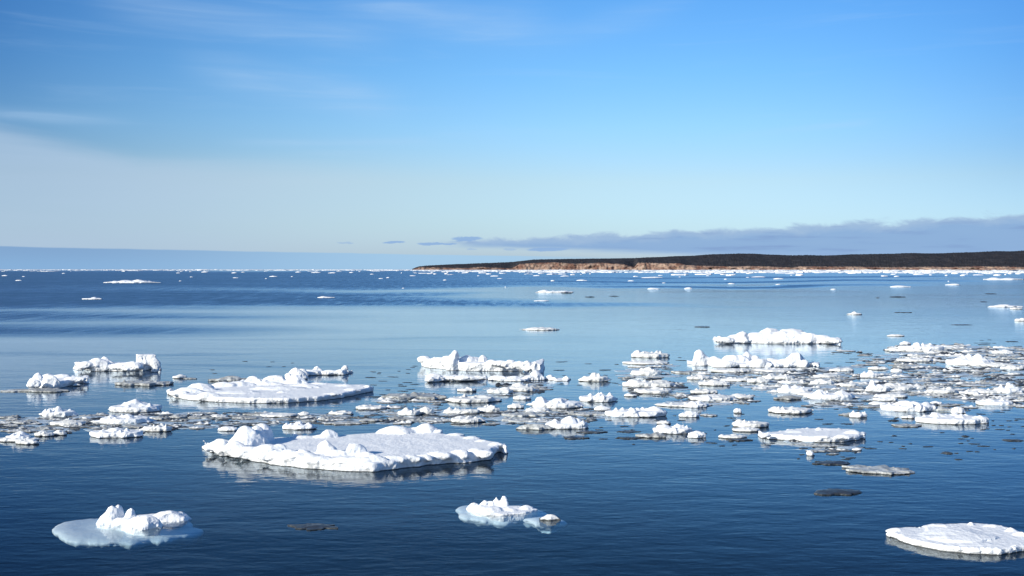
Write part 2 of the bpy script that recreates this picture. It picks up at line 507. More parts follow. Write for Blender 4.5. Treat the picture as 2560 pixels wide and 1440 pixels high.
# the large floe in the middle foreground
floe([(507, 1120), (520, 1126), (580, 1140), (620, 1152), (685, 1163), (760, 1172), (850, 1179), (930, 1181), (1000, 1173), (1080, 1163), (1160, 1158), (1230, 1150), (1232, 1139), (1262, 1127)],
     [(1266, 1114), (1240, 1103), (1180, 1092), (1110, 1083), (1050, 1079), (960, 1079), (860, 1087), (770, 1091), (700, 1092), (640, 1096), (570, 1104), (530, 1110)], .27,
     [(613, 1113, 92, 50, B(d=.6, part='hummock')), (640, 1107, 66, 44, B(d=.6, part='hummock')), (658, 1102, 60, 47, B(d=.6, part='hummock')), (552, 1113, 55, 18), (530, 1117, 35, 10), (590, 1122, 60, 22),
      (737, 1093, 13, 14), (760, 1094, 60, 6), (825, 1092, 44, 22), (805, 1093, 50, 8), (985, 1082, 90, 20, B(d=.4, part='snow_mound')), (1015, 1081, 50, 12, B(part='snow_mound')), (1066, 1079, 56, 24, B(d=.6, part='snow_mound')),
      (1035, 1080, 36, 13, B(part='snow_mound')), (1097, 1081, 28, 9), (1135, 1087, 40, 5), (1180, 1095, 40, 5), (1240, 1112, 36, 8), (1205, 1103, 30, 5),
      (668, 1130, 90, 22), (625, 1130, 80, 16), (590, 1124, 70, 14), (722, 1138, 76, 16), (770, 1143, 80, 12), (816, 1132, 60, 32), (846, 1138, 56, 18), (888, 1136, 64, 32), (560, 1119, 40, 20), (700, 1130, 40, 22), (760, 1140, 40, 18), (918, 1144, 60, 15), (690, 1138, 80, 14), (740, 1144, 80, 12),
      (940, 1152, 56, 17), (985, 1148, 70, 11), (1030, 1146, 50, 9), (1100, 1138, 70, 11), (1150, 1135, 60, 12), (1190, 1131, 56, 12), (1213, 1134, 44, 10), (1060, 1143, 40, 10), (860, 1152, 90, 12), (800, 1149, 90, 10), (900, 1153, 70, 14)],
     'large flat white floe with a tall rounded hummock on its left end, centre foreground', 'the large hummocked floe', seed=3, rim=(60, 7, 2), vox=.62, amp=.045, cut=.045)
# long floe left of centre
floe([(418, 985), (430, 993), (470, 1001), (540, 1006), (640, 1009), (720, 1008), (800, 1003), (860, 995), (905, 985), (937, 979)],
     [(932, 966), (915, 961), (880, 961), (800, 956), (740, 951), (640, 947), (560, 956), (480, 967), (430, 977)], .24,
     [(498, 975, 80, 19), (520, 990, 55, 12), (632, 960, 50, 22), (600, 964, 80, 12), (690, 956, 66, 20), (738, 958, 56, 23), (660, 962, 80, 11), (560, 966, 70, 13), (470, 980, 80, 13), (600, 982, 120, 6), (700, 972, 140, 7), (760, 968, 80, 10), (655, 973, 36, 7), (705, 982, 24, 5),
      (800, 960, 50, 4), (860, 965, 50, 4), (918, 968, 20, 6), (880, 975, 40, 5), (830, 985, 40, 4), (450, 983, 40, 6)],
     'long low white floe with a dark right edge, behind the large hummocked floe', 'the long low floe', seed=5, rim=(40, 9, 4), amp=.035)
floe([(716, 950), (735, 948), (762, 940), (800, 937), (850, 936), (878, 932)], [(885, 926), (850, 926), (790, 928), (735, 934)], .14,
     [(740, 941, 40, 22), (752, 934, 34, 14), (793, 931, 28, 17), (775, 932, 40, 9), (825, 931, 50, 7), (862, 930, 20, 19), (850, 931, 24, 9), (722, 946, 18, 16)],
     'jagged narrow floe with three small peaks, just behind the long low floe', 'the three-peaked floe', seed=8, cut=.02)
floe([(185, 922), (230, 928), (300, 929), (360, 928), (398, 920)], [(400, 908), (378, 905), (300, 905), (240, 907), (195, 908)], .40,
     [(245, 911, 56, 17), (262, 908, 30, 18), (213, 912, 40, 10), (300, 915, 50, 9), (330, 916, 60, 12), (366, 912, 50, 26, B(block=1, d=.6, rot=.25, part='ice_block')), (388, 913, 20, 22, B(part='ice_block')), (345, 914, 30, 10)],
     'white floe with a square block standing on its right end, at the far left', 'the floe with the square block', seed=11, rim=(14, 8, 4))
floe([(70, 963), (105, 972), (150, 971), (190, 963), (218, 953)], [(219, 944), (190, 940), (140, 938), (95, 943)], .33,
     [(96, 953, 30, 24), (84, 958, 30, 12), (128, 955, 50, 18), (155, 944, 60, 10), (187, 948, 50, 8), (120, 944, 40, 10)],
     'thick lumpy white floe with a pointed left end, beside the square-block floe', 'the pointed lumpy floe', seed=12, rim=(10, 8, 4))
floe([(1047, 914), (1060, 919), (1100, 923), (1160, 928), (1250, 929), (1320, 928), (1345, 922), (1358, 917)],
     [(1352, 911), (1300, 905), (1200, 900), (1120, 896), (1055, 893)], .50,
     [(1132, 905, 30, 32, B(d=.5, lean=5, part='ice_fin')), (1118, 903, 40, 14), (1166, 903, 44, 16), (1185, 902, 40, 12), (1207, 903, 21, 18, B(d=.8, part='knob')), (1060, 898, 34, 9), (1275, 910, 34, 11), (1252, 908, 40, 8),
      (1298, 912, 34, 10), (1317, 914, 28, 14), (1338, 916, 18, 16), (1100, 900, 50, 8), (1230, 906, 30, 8)],
     'thick white floe with an upright fin and a row of knobs, middle distance', 'the finned floe', seed=14, rim=(22, 8, 4), amp=.05)
floe([(1062, 946), (1090, 953), (1150, 954), (1195, 952), (1216, 946)], [(1216, 940), (1150, 938), (1090, 937)], .2,
     [(1084, 945, 44, 12), (1075, 947, 24, 8), (1120, 944, 40, 6), (1160, 944, 60, 7), (1195, 944, 36, 6)],
     'low white floe with a dark right end, directly in front of the finned floe', 'the low floe before the finned one', seed=15, rim=(8, 7, 3))
floe([(1218, 948), (1250, 954), (1300, 954), (1340, 950), (1363, 946)], [(1363, 941), (1320, 942), (1250, 941)], .11,
     [(1245, 946, 50, 9), (1285, 946, 40, 7), (1338, 945, 34, 20, B(d=.6)), (1322, 946, 28, 9)],
     'low white floe rising to a cone at one end, before the finned floe', 'the cone-ended floe', seed=16)
floe([(1365, 946), (1390, 953), (1420, 953), (1426, 949)], [(1424, 945), (1390, 944)], .07, [(1374, 946, 24, 10), (1383, 948, 18, 7), (1415, 948, 16, 9)],
     'small white floe with a knob at each end, beside the cone-ended floe', seed=17)
floe([(1783, 849), (1800, 853), (1860, 858), (1930, 860), (2030, 860), (2085, 858), (2101, 853)], [(2102, 847), (2070, 842), (1980, 838), (1900, 838), (1840, 840), (1795, 845)], .32,
     [(1857, 848, 44, 20, B(d=.8)), (1838, 848, 50, 13), (1918, 847, 80, 27, B(d=.7)), (1890, 848, 70, 20), (1980, 847, 90, 27, B(d=.7)), (1950, 848, 80, 22), (2022, 849, 60, 17), (2055, 849, 60, 13), (2080, 851, 40, 8), (1812, 850, 50, 8), (2010, 848, 30, 20)],
     'broad domed white floe, farthest of the large ones on the right', 'the domed floe', seed=20, rim=(12, 9, 3))
floe([(1718, 909), (1740, 912), (1790, 916), (1860, 919), (1940, 919), (2005, 918), (2046, 913)], [(2046, 909), (2000, 903), (1900, 900), (1800, 900), (1735, 905)], .20,
     [(1751, 906, 38, 33, B(lean=-3, part='knob')), (1766, 906, 34, 16, B(part='knob')), (1785, 906, 46, 16), (1830, 906, 64, 20), (1866, 905, 30, 28, B(d=.7)), (1850, 906, 40, 22), (1888, 905, 34, 18), (1925, 908, 54, 14), (1990, 908, 50, 31, B(d=.8, part='peak')), (1975, 909, 40, 20, B(part='peak')),
      (1958, 909, 40, 14), (1900, 910, 60, 14), (2010, 910, 26, 12), (1810, 910, 60, 12)],
     'rugged white floe with a knob at one end and a cone at the other', 'the rugged two-ended floe', seed=21, rim=(14, 8, 4), amp=.045)
floe([(1897, 1088), (1920, 1098), (1980, 1103), (2050, 1107), (2105, 1106), (2150, 1100), (2161, 1093)], [(2162, 1085), (2140, 1073), (2060, 1069), (1990, 1071), (1940, 1078), (1905, 1083)], .19,
     [(2047, 1075, 16, 7), (2132, 1083, 44, 8), (2105, 1092, 44, 6), (1990, 1080, 60, 4), (1915, 1088, 24, 5), (2080, 1074, 50, 3), (2060, 1092, 40, 4)],
     'smooth flat white floe with a dark right edge, right foreground below the brash field', 'the smooth flat floe', seed=24, rim=(26, 8, 3), amp=.02)
floe([(2217, 1338), (2250, 1355), (2300, 1369), (2360, 1380), (2420, 1386), (2500, 1389), (2560, 1380), (2610, 1364)],
     [(2630, 1345), (2600, 1336), (2560, 1331), (2530, 1320), (2490, 1311), (2430, 1306), (2380, 1308), (2330, 1311), (2300, 1318), (2270, 1316), (2240, 1319), (2223, 1328)], .135,
     [(2240, 1326, 40, 7), (2427, 1312, 16, 8), (2395, 1340, 170, 14, B(d=.9)), (2365, 1345, 120, 9), (2526, 1328, 26, 10), (2552, 1338, 36, 9), (2350, 1316, 80, 6), (2440, 1360, 100, 3), (2480, 1316, 40, 5)],
     'flat rounded white floe cut by the photo edge, bottom right corner', 'the flat floe in the bottom right corner', seed=26, rim=(80, 8, 3), amp=.016, cut=.035)
floe([(250, 1301), (262, 1310), (300, 1313), (330, 1320), (362, 1317), (400, 1304), (440, 1301), (467, 1291)], [(469, 1284), (430, 1280), (340, 1287), (262, 1290)], .03,
     [(280, 1305, 56, 42, B(d=.7)), (296, 1302, 44, 44, B(d=.6)), (268, 1306, 36, 28), (328, 1305, 34, 38, B(d=.6)), (345, 1313, 60, 24), (366, 1314, 66, 28, B(d=.7)), (425, 1296, 90, 22, B(d=.5)), (450, 1294, 40, 18), (395, 1299, 60, 14), (310, 1308, 60, 16)],
     'white floe of rounded lumps over a wide pale submerged foot, bottom left', 'the lumpy floe with a wide submerged foot', seed=28, amp=.02, cut=0, smooth=3,
     shelf=[(135, 1326), (142, 1312), (180, 1301), (240, 1292), (300, 1286), (400, 1282), (470, 1287), (515, 1305), (480, 1320), (400, 1332), (330, 1343), (250, 1347), (180, 1343)])
floe([(1168, 1270), (1190, 1281), (1250, 1288), (1310, 1284), (1345, 1275), (1330, 1268)], [(1290, 1264), (1220, 1262), (1180, 1264)], .025,
     [(1184, 1270, 30, 15), (1212, 1266, 24, 18), (1226, 1266, 20, 16), (1240, 1265, 20, 24), (1259, 1265, 21, 29), (1225, 1277, 84, 12, B(d=.6)), (1200, 1274, 50, 12), (1270, 1276, 50, 8), (1315, 1272, 30, 10)],
     'small white floe topped by round knobs over a blue submerged foot, bottom centre', 'the small knobbed floe', seed=30, amp=.015, cut=0, smooth=2,
     shelf=[(1136, 1275), (1150, 1265), (1200, 1257), (1290, 1254), (1350, 1259), (1385, 1274), (1340, 1289), (1270, 1296), (1190, 1294), (1148, 1287)])
floe([(1345, 1297), (1370, 1302), (1395, 1299), (1400, 1296)], [(1390, 1293), (1360, 1292)], .02, [(1378, 1297, 38, 12), (1362, 1298, 22, 7)],
     'yellowish small chunk just right of the small knobbed floe', None, M_CHUNK, seed=31, cut=0, amp=.015,
     shelf=[(1303, 1297), (1340, 1290), (1400, 1290), (1420, 1297), (1385, 1306), (1340, 1305)])

# pieces given by their middle, waterline, width, height and tone --------------------------
# tone: w white, c slushy white, g grey, d dark
TONE = {'w': M_SNOW, 'c': M_CHUNK, 'g': M_GREY, 'd': M_DARK, 'f': M_FAR}
PIECES = """
30 1106 110 16 c -.2:.7:.5|-.8:.5:.4
38 1104 60 30 w 0:1:.8
62 1112 60 18 c .3:1:.6
133 1044 84 36 w -.55:.8:.3|.1:1:.3|.7:.7:.2|0:.6:.9
48 1060 60 12 g
20 1047 50 12 g .6:1:.2
160 1066 84 22 c 0:1:.7|.6:.6:.3
105 1092 48 20 c -.3:1:.5|.5:.7:.4
146 1089 34 18 c 0:1:.8
70 1058 40 12 g
325 1032 124 40 w .05:1:.5|.4:.7:.4|-.6:.4:.5|.8:.35:.3
300 1062 125 34 w -.75:.8:.25|.1:.95:.25|.55:.7:.5|-.2:.45:.9
278 1096 130 30 w -.1:1:.5|.75:.6:.4|-.6:.4:.4
388 1080 74 28 c .4:1:.25|-.4:.35:.9
335 1070 60 10 g
395 1050 44 14 g
442 1046 44 12 g
345 1083 30 8 g
350 965 108 22 g -.95:.9:.1|0:.6:1|.9:.6:.2
446 947 34 15 c .2:1:.5
470 948 36 6 g
568 955 80 20 g .1:1:.7
30 980 60 8 g
100 981 120 12 g 0:1:.9
190 966 20 12 c
210 1057 40 14 g
540 1046 50 14 c
500 1048 60 12 g
640 1040 60 12 g
690 1044 90 14 c .4:1:.5
620 1048 70 10 g
568 1078 50 16 w 0:1:.9
743 1075 76 26 w -.6:.8:.35|0:1:.3|.8:.9:.25|.2:.6:.9
757 1040 32 14 c 0:1:.8
850 1038 60 14 c .2:1:.7
925 1025 80 16 c -.5:1:.4|.3:.6:.6
1020 1040 60 26 c -.3:1:.5|.4:.6:.5
1062 1036 50 24 c .1:1:.6
1005 1052 70 12 g
860 1062 90 10 g
930 1055 60 12 g
1035 1000 160 22 g -.6:.8:.5|0:.8:.4|.6:.6:.4
985 995 36 12 g
1085 1055 70 10 g
1180 1008 128 24 c -.7:.6:.5|0:.7:.6|.6:1:.6
1165 980 50 16 c .3:1:.3
1250 985 64 22 c -.5:.7:.4|.5:1:.5
1300 980 70 26 c 0:1:.6|.6:.7:.4
1305 1000 46 14 w 0:1:.9
1152 1036 86 22 c -.4:.5:.6|.3:.6:.5
1222 1032 60 26 c .3:1:.35|-.4:.5:.6
1168 1058 84 22 c -.6:1:.4|.1:.7:.5|.7:.4:.4
1290 1022 46 18 c 0:1:.6
1310 1044 90 18 g -.5:.7:.5|.4:1:.4
1300 1056 80 12 g
1345 1030 60 16 c 0:1:.8
1394 1022 128 36 w -.75:1:.3|.05:.95:.35|.5:.7:.5|0:.5:1
1498 1006 100 28 w .05:1:.3|-.5:.7:.4|.5:.6:.5
1508 1027 42 16 w 0:1:.8
1480 1040 90 12 g
1594 1044 152 34 w -.65:.7:.4|0:.6:.5|.7:1:.3|.4:.6:.4
1418 1074 120 40 w -.6:.8:.25|.1:1:.35|.55:.8:.25|-.1:.5:.9
1340 1075 74 20 g 0:1:1
1440 1098 54 9 d
1480 1083 60 8 d
1488 955 70 30 c .1:1:.4|0:.3:1
1630 1095 70 18 g .6:1:.4|-.3:.4:.7
1575 1098 60 7 d
1575 1082 56 6 d
1686 1086 100 32 w -.5:1:.4|.45:.95:.4|0:.6:.7
1744 1096 44 24 w 0:1:.8
1662 1062 34 16 c
1720 1083 50 10 c
1628 895 94 24 c -.8:1:.25|-.3:.8:.35|.3:.6:.3|.8:.25:.4
1620 912 110 12 c 0:1:.8
1620 940 80 28 c .1:1:.4|-.6:.35:.5
1602 968 100 26 c -.3:1:.5|.3:.7:.4
1650 968 80 22 c 0:1:.8
1640 985 90 20 c .2:1:.5
1578 992 30 12 c
1715 1018 128 12 c 0:.6:1
1790 1004 120 22 c 0:1:.8
1855 998 70 16 c -.2:1:.6
1740 1020 60 22 w -.3:1:.4|.3:1:.4
1725 1044 50 20 w 0:1:.8
1775 1041 40 8 g
1845 1033 22 16 w 0:1:.9
1880 1070 90 26 c -.7:1:.3|-.1:.6:.6|.5:.3:.6
1870 1080 70 14 c -.2:1:.8
1850 1103 60 10 d
1835 1097 70 14 c -.8:1:.2|.1:1:.35|.6:.5:.3
1985 1035 108 22 c -.8:1:.25|.3:.9:.4|0:.6:.7
1975 1000 60 14 g 0:1:.9
2090 1001 110 36 w -.7:1:.25|.5:.85:.4|0:.4:1
1995 985 90 30 w -.6:1:.3|.1:.9:.4|.6:.5:.4
2040 990 80 16 c
1750 950 60 18 c .1:1:.5
1790 965 80 20 c 0:1:.5|.6:.5:.5
1850 955 90 16 c 0:.8:.6
1900 958 60 20 c .2:1:.5
1950 950 80 20 c -.5:1:.3|.3:.8:.4
1760 985 70 18 c
1720 935 70 12 g
1985 960 70 14 c
1940 930 110 12 c
1830 932 100 14 c
2060 962 60 20 c
2120 968 50 18 c
2175 945 42 26 w .3:1:.5|-.4:.6:.5
2068 945 60 14 c
2110 930 60 14 c
2200 925 50 12 c
2245 932 30 14 w
2240 878 50 12 c -.3:1:.6
2266 862 26 12 w 0:1:.9
2315 880 110 32 w -.3:1:.25|.2:.7:.6|-.7:.5:.4
2300 905 90 14 c
2440 915 110 38 w -.5:.75:.5|-.05:1:.25|.5:1:.35|.9:.3:.3
2500 918 100 16 c
2540 925 60 16 c
2515 885 60 14 c .3:1:.5
2200 980 60 40 w -.6:1:.3|.1:.6:.5
2240 978 100 26 c 0:1:.4|.6:.7:.4
2290 975 50 20 c
2230 995 80 14 c 0:1:.9
2130 1040 44 10 g
2148 1045 46 24 w -.6:1:.25|.2:.8:.5
2195 1020 90 8 g
2200 1013 44 12 w
2360 985 80 22 c -.6:.6:.4|.7:1:.3|0:.5:.8
2430 988 50 18 c -.1:1:.4
2530 985 70 38 w .1:1:.25|-.5:.5:.6|.7:.5:.4
2480 985 80 16 c
2495 1015 94 22 w -.3:1:.4|.3:.7:.5|.8:.5:.2
2285 1030 136 36 w -.2:1:.4|.3:.9:.35|.7:.85:.25|-.6:.4:.5
2398 1034 34 22 w 0:1:.9
2345 1012 30 12 w
2275 1047 36 12 c
2402 1062 168 36 w -.45:1:.25|-.3:.7:.5|.4:.75:.4|.75:.6:.3
2360 1028 60 16 g
2280 1068 66 10 g
2237 1053 26 6 d
2415 1092 22 5 d
2220 1004 60 16 w .1:1:.4
2028 1140 22 18 w 0:1:.8
2045 1130 50 8 g
2090 1163 80 12 d
2144 1127 26 9 w
2215 1187 158 18 g .1:1:.5|-.3:.6:.6|.6:.6:.5
2102 1238 128 16 d -.3:.9:.6|.4:1:.6
2370 1135 26 6 d
778 1325 110 14 d .2:1:.5|-.5:.6:.4
2400 1150 20 4 d
1985 1105 30 10 d
2085 1090 60 14 c
2080 1118 50 8 g
2010 1115 50 8 g
2540 1103 50 6 d
2150 882 16 4 d
"""
FAR = """
320 708 116 15 w -.85:.6:.15|-.3:.8:.4|.2:1:.3|.6:.7:.3|0:.5:1
227 749 48 11 w .1:.9:.4|-.6:.5:.4|.6:.5:.5
813 745 46 7 w -.4:1:.5|.2:.7:.6
1387 732 84 12 w -.8:1:.3|0:.6:.9|.7:.7:.3
1418 733 24 5 d
1355 753 38 5 w
1353 826 80 14 c -.5:.9:.5|0:1:.3|.7:.8:.3|0:.5:1
2139 787 34 13 c 0:1:.4|0:.5:1
2256 718 48 7 w
2387 713 36 6 w
2372 704 6 4 w
2517 700 88 10 w -.5:1:.3|.3:.8:.4|0:.6:1
2518 768 72 11 w -.2:1:.6|0:.6:1
2545 773 28 10 c
2553 803 26 14 c
2243 841 42 9 c 0:1:.7
2245 743 34 4 d
2410 813 40 3 d
1758 818 34 4 d
1475 743 22 4 d
1535 741 22 3 d
2262 782 50 3 d
2480 735 26 3 d
1632 695 52 5 w
1635 723 30 6 w
1722 722 22 6 w
1948 698 26 5 w
1590 692 14 4 w
1946 712 14 4 w
1455 702 28 5 w
1382 703 12 5 w
1412 691 22 4 w
1342 690 20 4 w
1578 703 18 4 w
1660 708 12 3 w
2085 724 16 4 w
2198 682 18 4 w
2140 682 30 4 w
2056 682 22 3 w
2468 681 20 3 w
2340 683 14 3 w
2243 692 14 5 w
2300 687 30 4 w
2450 688 30 4 w
44 702 18 4 w
10 690 16 4 w
58 692 10 3 w
158 684 10 3 w
478 693 10 3 w
450 703 8 3 w
588 695 16 3 w
683 692 22 4 w
665 697 8 3 w
445 683 12 3 w
510 681 18 4 w
585 683 16 4 w
607 681 10 3 w
830 683 22 4 w
878 682 12 4 w
745 681 16 4 w
790 682 26 4 w
952 697 14 3 w
970 695 10 4 w
1032 690 18 3 w
1080 683 10 4 w
1129 687 12 3 w
1112 701 10 4 w
1160 683 14 4 w
1250 697 16 3 w
1237 691 24 4 w
1008 721 9 3 w
1264 718 6 3 w
1196 690 8 3 w
930 686 12 3 w
1995 689 12 4 w
1900 693 34 4 w
1870 694 10 3 w
1815 699 10 4 w
1830 710 18 4 w
730 692 8 3 w
1770 690 10 3 w
1700 693 8 3 w
2195 745 12 3 d
2460 755 18 3 d
"""
ORD = ['nearest', 'second nearest', 'third nearest', 'fourth nearest', 'fifth nearest', 'sixth nearest', 'seventh nearest', 'eighth nearest', 'ninth nearest', 'tenth nearest', 'eleventh nearest', 'twelfth nearest',
       'thirteenth nearest', 'fourteenth nearest', 'fifteenth nearest', 'sixteenth nearest']
SEEN_LAB = {}
def auto_label(px, py, ww, tone, peaks, far=False):
    tn = {'w': 'white', 'c': 'slush-white', 'g': 'grey', 'd': 'dark wet', 'f': 'white'}[tone]
    sz = 'tiny' if ww < 24 else 'small' if ww < 50 else 'medium' if ww < 90 else 'wide'
    k = len(peaks)
    if tone == 'd': sh = 'plate'
    elif far: sh = 'far floe'
    else: sh = ('flat piece', 'single-humped piece', 'two-humped piece', 'three-humped piece', 'four-humped piece')[min(k, 4)]
    ref, hx, hy = min(HERO, key=lambda h: (abs(h[1] - px)) + 2.2 * abs(h[2] - py))
    dx, dy = px - hx, py - hy
    rel = ('right of' if dx > 0 else 'left of') if abs(dx) > 2.2 * abs(dy) else ('in front of' if dy > 0 else 'behind')
    key = (sz, tn, sh, rel, ref)
    SEEN_LAB.setdefault(key, []).append((abs(dx) + 2 * abs(dy), px, py))
    return key, (abs(dx) + 2 * abs(dy), px, py)

def parse(txt):
    out = []
    for ln in txt.strip().splitlines():
        f = ln.split()
        pk = [tuple(float(v) for v in q.split(':')) for q in f[5].split('|')] if len(f) > 5 else []
        out.append((float(f[0]), float(f[1]), float(f[2]), float(f[3]), f[4], pk))
    return out

HERO += [('the far jagged floe', 320, 702), ('the far dark-ended floe', 1387, 728), ('the far floe at the right edge', 2517, 695)]
made = []
def piece(px, py, ww, hh, tone, pk, seed, name, far=False):
    """an irregular chunk: a thin raft with humps whose tops reach the height seen"""
    random.seed(seed)
    s = mpp(py)
    W_ = ww * s
    dep = W_ * random.uniform(.42, .62)
    if hh * s < dep * .5 / 1 and tone != 'd': pass
    front = w(px, py, 0)
    cx, cy = front.x, front.y + dep * .5
    dpx = dep * .5 * (py - HZ) / cy                      # how far up the picture the middle lies
    fb = max(.02, min(.42 * hh, 13) * s * (.8 if tone in 'gd' else 1))
    if far: fb *= .6
    if tone == 'd': fb = max(.015, (hh - dpx) * .35 * s)
    n = 14 if tone in 'wc' else 26
    ph = random.random() * 9
    pts = []
    for i in range(n):
        a = 2 * math.pi * i / n
        k = 1 + (0 if tone in 'wc' else .35 * noise.noise(Vector((math.cos(a) * 5 + ph, math.sin(a) * 5, seed)))) + (.28 if tone in 'wc' else .8) * noise.noise(Vector((math.cos(a) * (1.4 if tone in 'wc' else 2.2) + ph, math.sin(a) * (1.4 if tone in 'wc' else 2.2), seed)))
        pts.append(Vector((cx + math.cos(a) * W_ / 2 * k, cy + math.sin(a) * dep / 2 * k, 0)))
    vx = max(s * (1.9 if not far else 1.1), W_ / 90)
    bm = bmesh.new()
    slab(bm, rough_outline(pts, max(vx * 3, W_ / 22), W_ * .02, seed), fb, -.3 * fb - .03, fb * .2)
    if not pk:
        if tone == 'w': pk = [(0, 1, .8)]
        else:
            pk = [(random.uniform(-.7, .7), random.uniform(.6, 1), random.uniform(.3, .6)) for _ in range(random.choice((2, 3, 4)))]
    for (rx_, rh_, rw_) in pk:
        hz = max(fb * 1.15, (hh * rh_ - dpx) * s)
        yy = cy + dep * random.uniform(-.12, .15)
        rr = max(rw_ * W_ / 2 * 1.0, vx * 1.3)
        lump(bm, (cx + rx_ * (W_ / 2 - rr * .6), yy, fb * .3), (rr, min(rr * .8, dep * .34), (hz - fb * .3) * (.80 if not far else .6)), (random.uniform(-.25, .25) * rr, 0), rot=0, kids=3 if rr > 2.5 * vx else 0)
    for _ in range(int(4 + ww / 14)):
        a = random.random() * 6.28; q = random.uniform(.2, .85)
        rr = W_ * random.uniform(.04, .10)
        hh_ = random.uniform(.9, 2.0) if tone != 'd' else random.uniform(.8, 2.2)
        lump(bm, (cx + math.cos(a) * W_ / 2 * q, cy + math.sin(a) * dep / 2 * q, fb * .5), (rr, rr * .8, max(fb * hh_ * .7, vx)), seg=1)
    am = min(s * 1.7, hh * s * .1)
    o = finish(bm, name, TONE[tone], vx, am, max(am * 6, s * 9), (cx, cy, 0), 3 if tone in 'wc' else 1)
    COL.objects.link(o)
    return o

for i, p in enumerate(parse(PIECES)):
    o = piece(*p, 100 + i, 'ice_chunk')
    made.append((o, *auto_label(p[0], p[1], p[2], p[4], p[5]), p[4], False))
for i, p in enumerate(parse(FAR)):
    o = piece(*p, 400 + i, 'drift_ice', True)
    made.append((o, *auto_label(p[0], p[1], p[2], p[4], p[5], True), p[4], True))
for o, key, me_, tone, far in made:
    lst = sorted(SEEN_LAB[key])
    sz, tn, sh, rel, ref = key
    lab = f'{sz} {tn} {sh} {rel} {ref}'
    if len(lst) > 1: lab = f'{ORD[min(len(lst) - 1, lst.index(me_), 15)]} ' + lab
    tag(o, lab, 'drift ice' if far else 'ice chunk', 'small floes scattered over the far water' if far else 'ice chunks in the brash field')

# ------------------------------------------------------------------ loose fragments and brash
def protos(n, tone, k):
    out = []
    for i in range(n):
        random.seed(k + i)
        bm = bmesh.new()
        pts = []
        for j in range(10):
            a = 2 * math.pi * j / 10; q = 1 + .35 * noise.noise(Vector((math.cos(a) * 1.5 + i * 3.1 + k, math.sin(a) * 1.5, 0)))
            pts.append(Vector((math.cos(a) * .5 * q, math.sin(a) * .28 * q, 0)))
        slab(bm, pts, .05, -.05, .01)
        for _ in range(random.choice((2, 3, 4))):
            rr = random.uniform(.08, .2)
            lump(bm, (random.uniform(-.35, .35), random.uniform(-.12, .12), .03), (rr, rr * .7, random.uniform(.05, .07 if tone == 'd' else .16)), seg=1)
        o = finish(bm, 'ice_fragment', M_GREY, .035, .012, .1, (0, 0, 0), 1)
        out.append(o.data); bpy.data.objects.remove(o)
    return out
PF = protos(10, 'd', 900); PB = protos(14, 'g', 950)
for me in PF: me.materials.clear(); me.materials.append(M_DARK)

def inpoly(x, y, poly):
    c = False; n = len(poly)
    for i in range(n):
        x1, y1 = poly[i]; x2, y2 = poly[i - 1]
        if (y1 > y) != (y2 > y) and x < (x2 - x1) * (y - y1) / (y2 - y1) + x1: c = not c
    return c

random.seed(55)
LOOSE = [((925, 930), (1050, 905), (1060, 985), (930, 1000), 26), ((1370, 900), (1720, 920), (1500, 1000), (1380, 1000), 26), ((1700, 890), (1760, 905), (1740, 940), (1680, 930), 6),
         ((2020, 880), (2220, 880), (2200, 930), (2050, 925), 16), ((1450, 1040), (1850, 1030), (1960, 1120), (1480, 1110), 34), ((1880, 1020), (2250, 1010), (2240, 1060), (1980, 1060), 20),
         ((2150, 1080), (2560, 1070), (2560, 1125), (2050, 1150), 34), ((2420, 1030), (2560, 1020), (2560, 1090), (2500, 1085), 14), ((820, 1020), (1000, 1060), (1000, 1075), (800, 1060), 12),
         ((500, 900), (760, 905), (700, 925), (540, 940), 7), ((2350, 845), (2560, 850), (2560, 870), (2400, 865), 10), ((1100, 990), (1400, 990), (1400, 1070), (1060, 1060), 22), ((1960, 1110), (2160, 1120), (2140, 1150), (1980, 1150), 8)]
for q in LOOSE:
    poly = q[:4]
    x0, x1 = min(p[0] for p in poly), max(p[0] for p in poly); y0, y1 = min(p[1] for p in poly), max(p[1] for p in poly)
    k = 0; tries = 0
    while k < q[4] and tries < 900:
        tries += 1
        px, py = random.uniform(x0, x1), random.uniform(y0, y1)
        if not inpoly(px, py, poly): continue
        k += 1
        p = w(px, py, 0); s = mpp(py)
        sz = random.choice((8, 10, 12, 14, 18, 24, 30)) * s
        o = bpy.data.objects.new('ice_fragment', PF[random.randrange(len(PF))]); COL.objects.link(o)
        o.location = p; o.rotation_euler = (0, 0, random.uniform(-.35, .35) + random.choice((0, math.pi)))
        zz = random.uniform(.25, .6)
        o.scale = (sz, sz * random.uniform(.5, .9), max(sz * zz, .25))
        tag(o, 'tiny dark flake of wet ice floating loose on the blue water', 'ice flake', 'loose dark flakes of ice around the brash field')

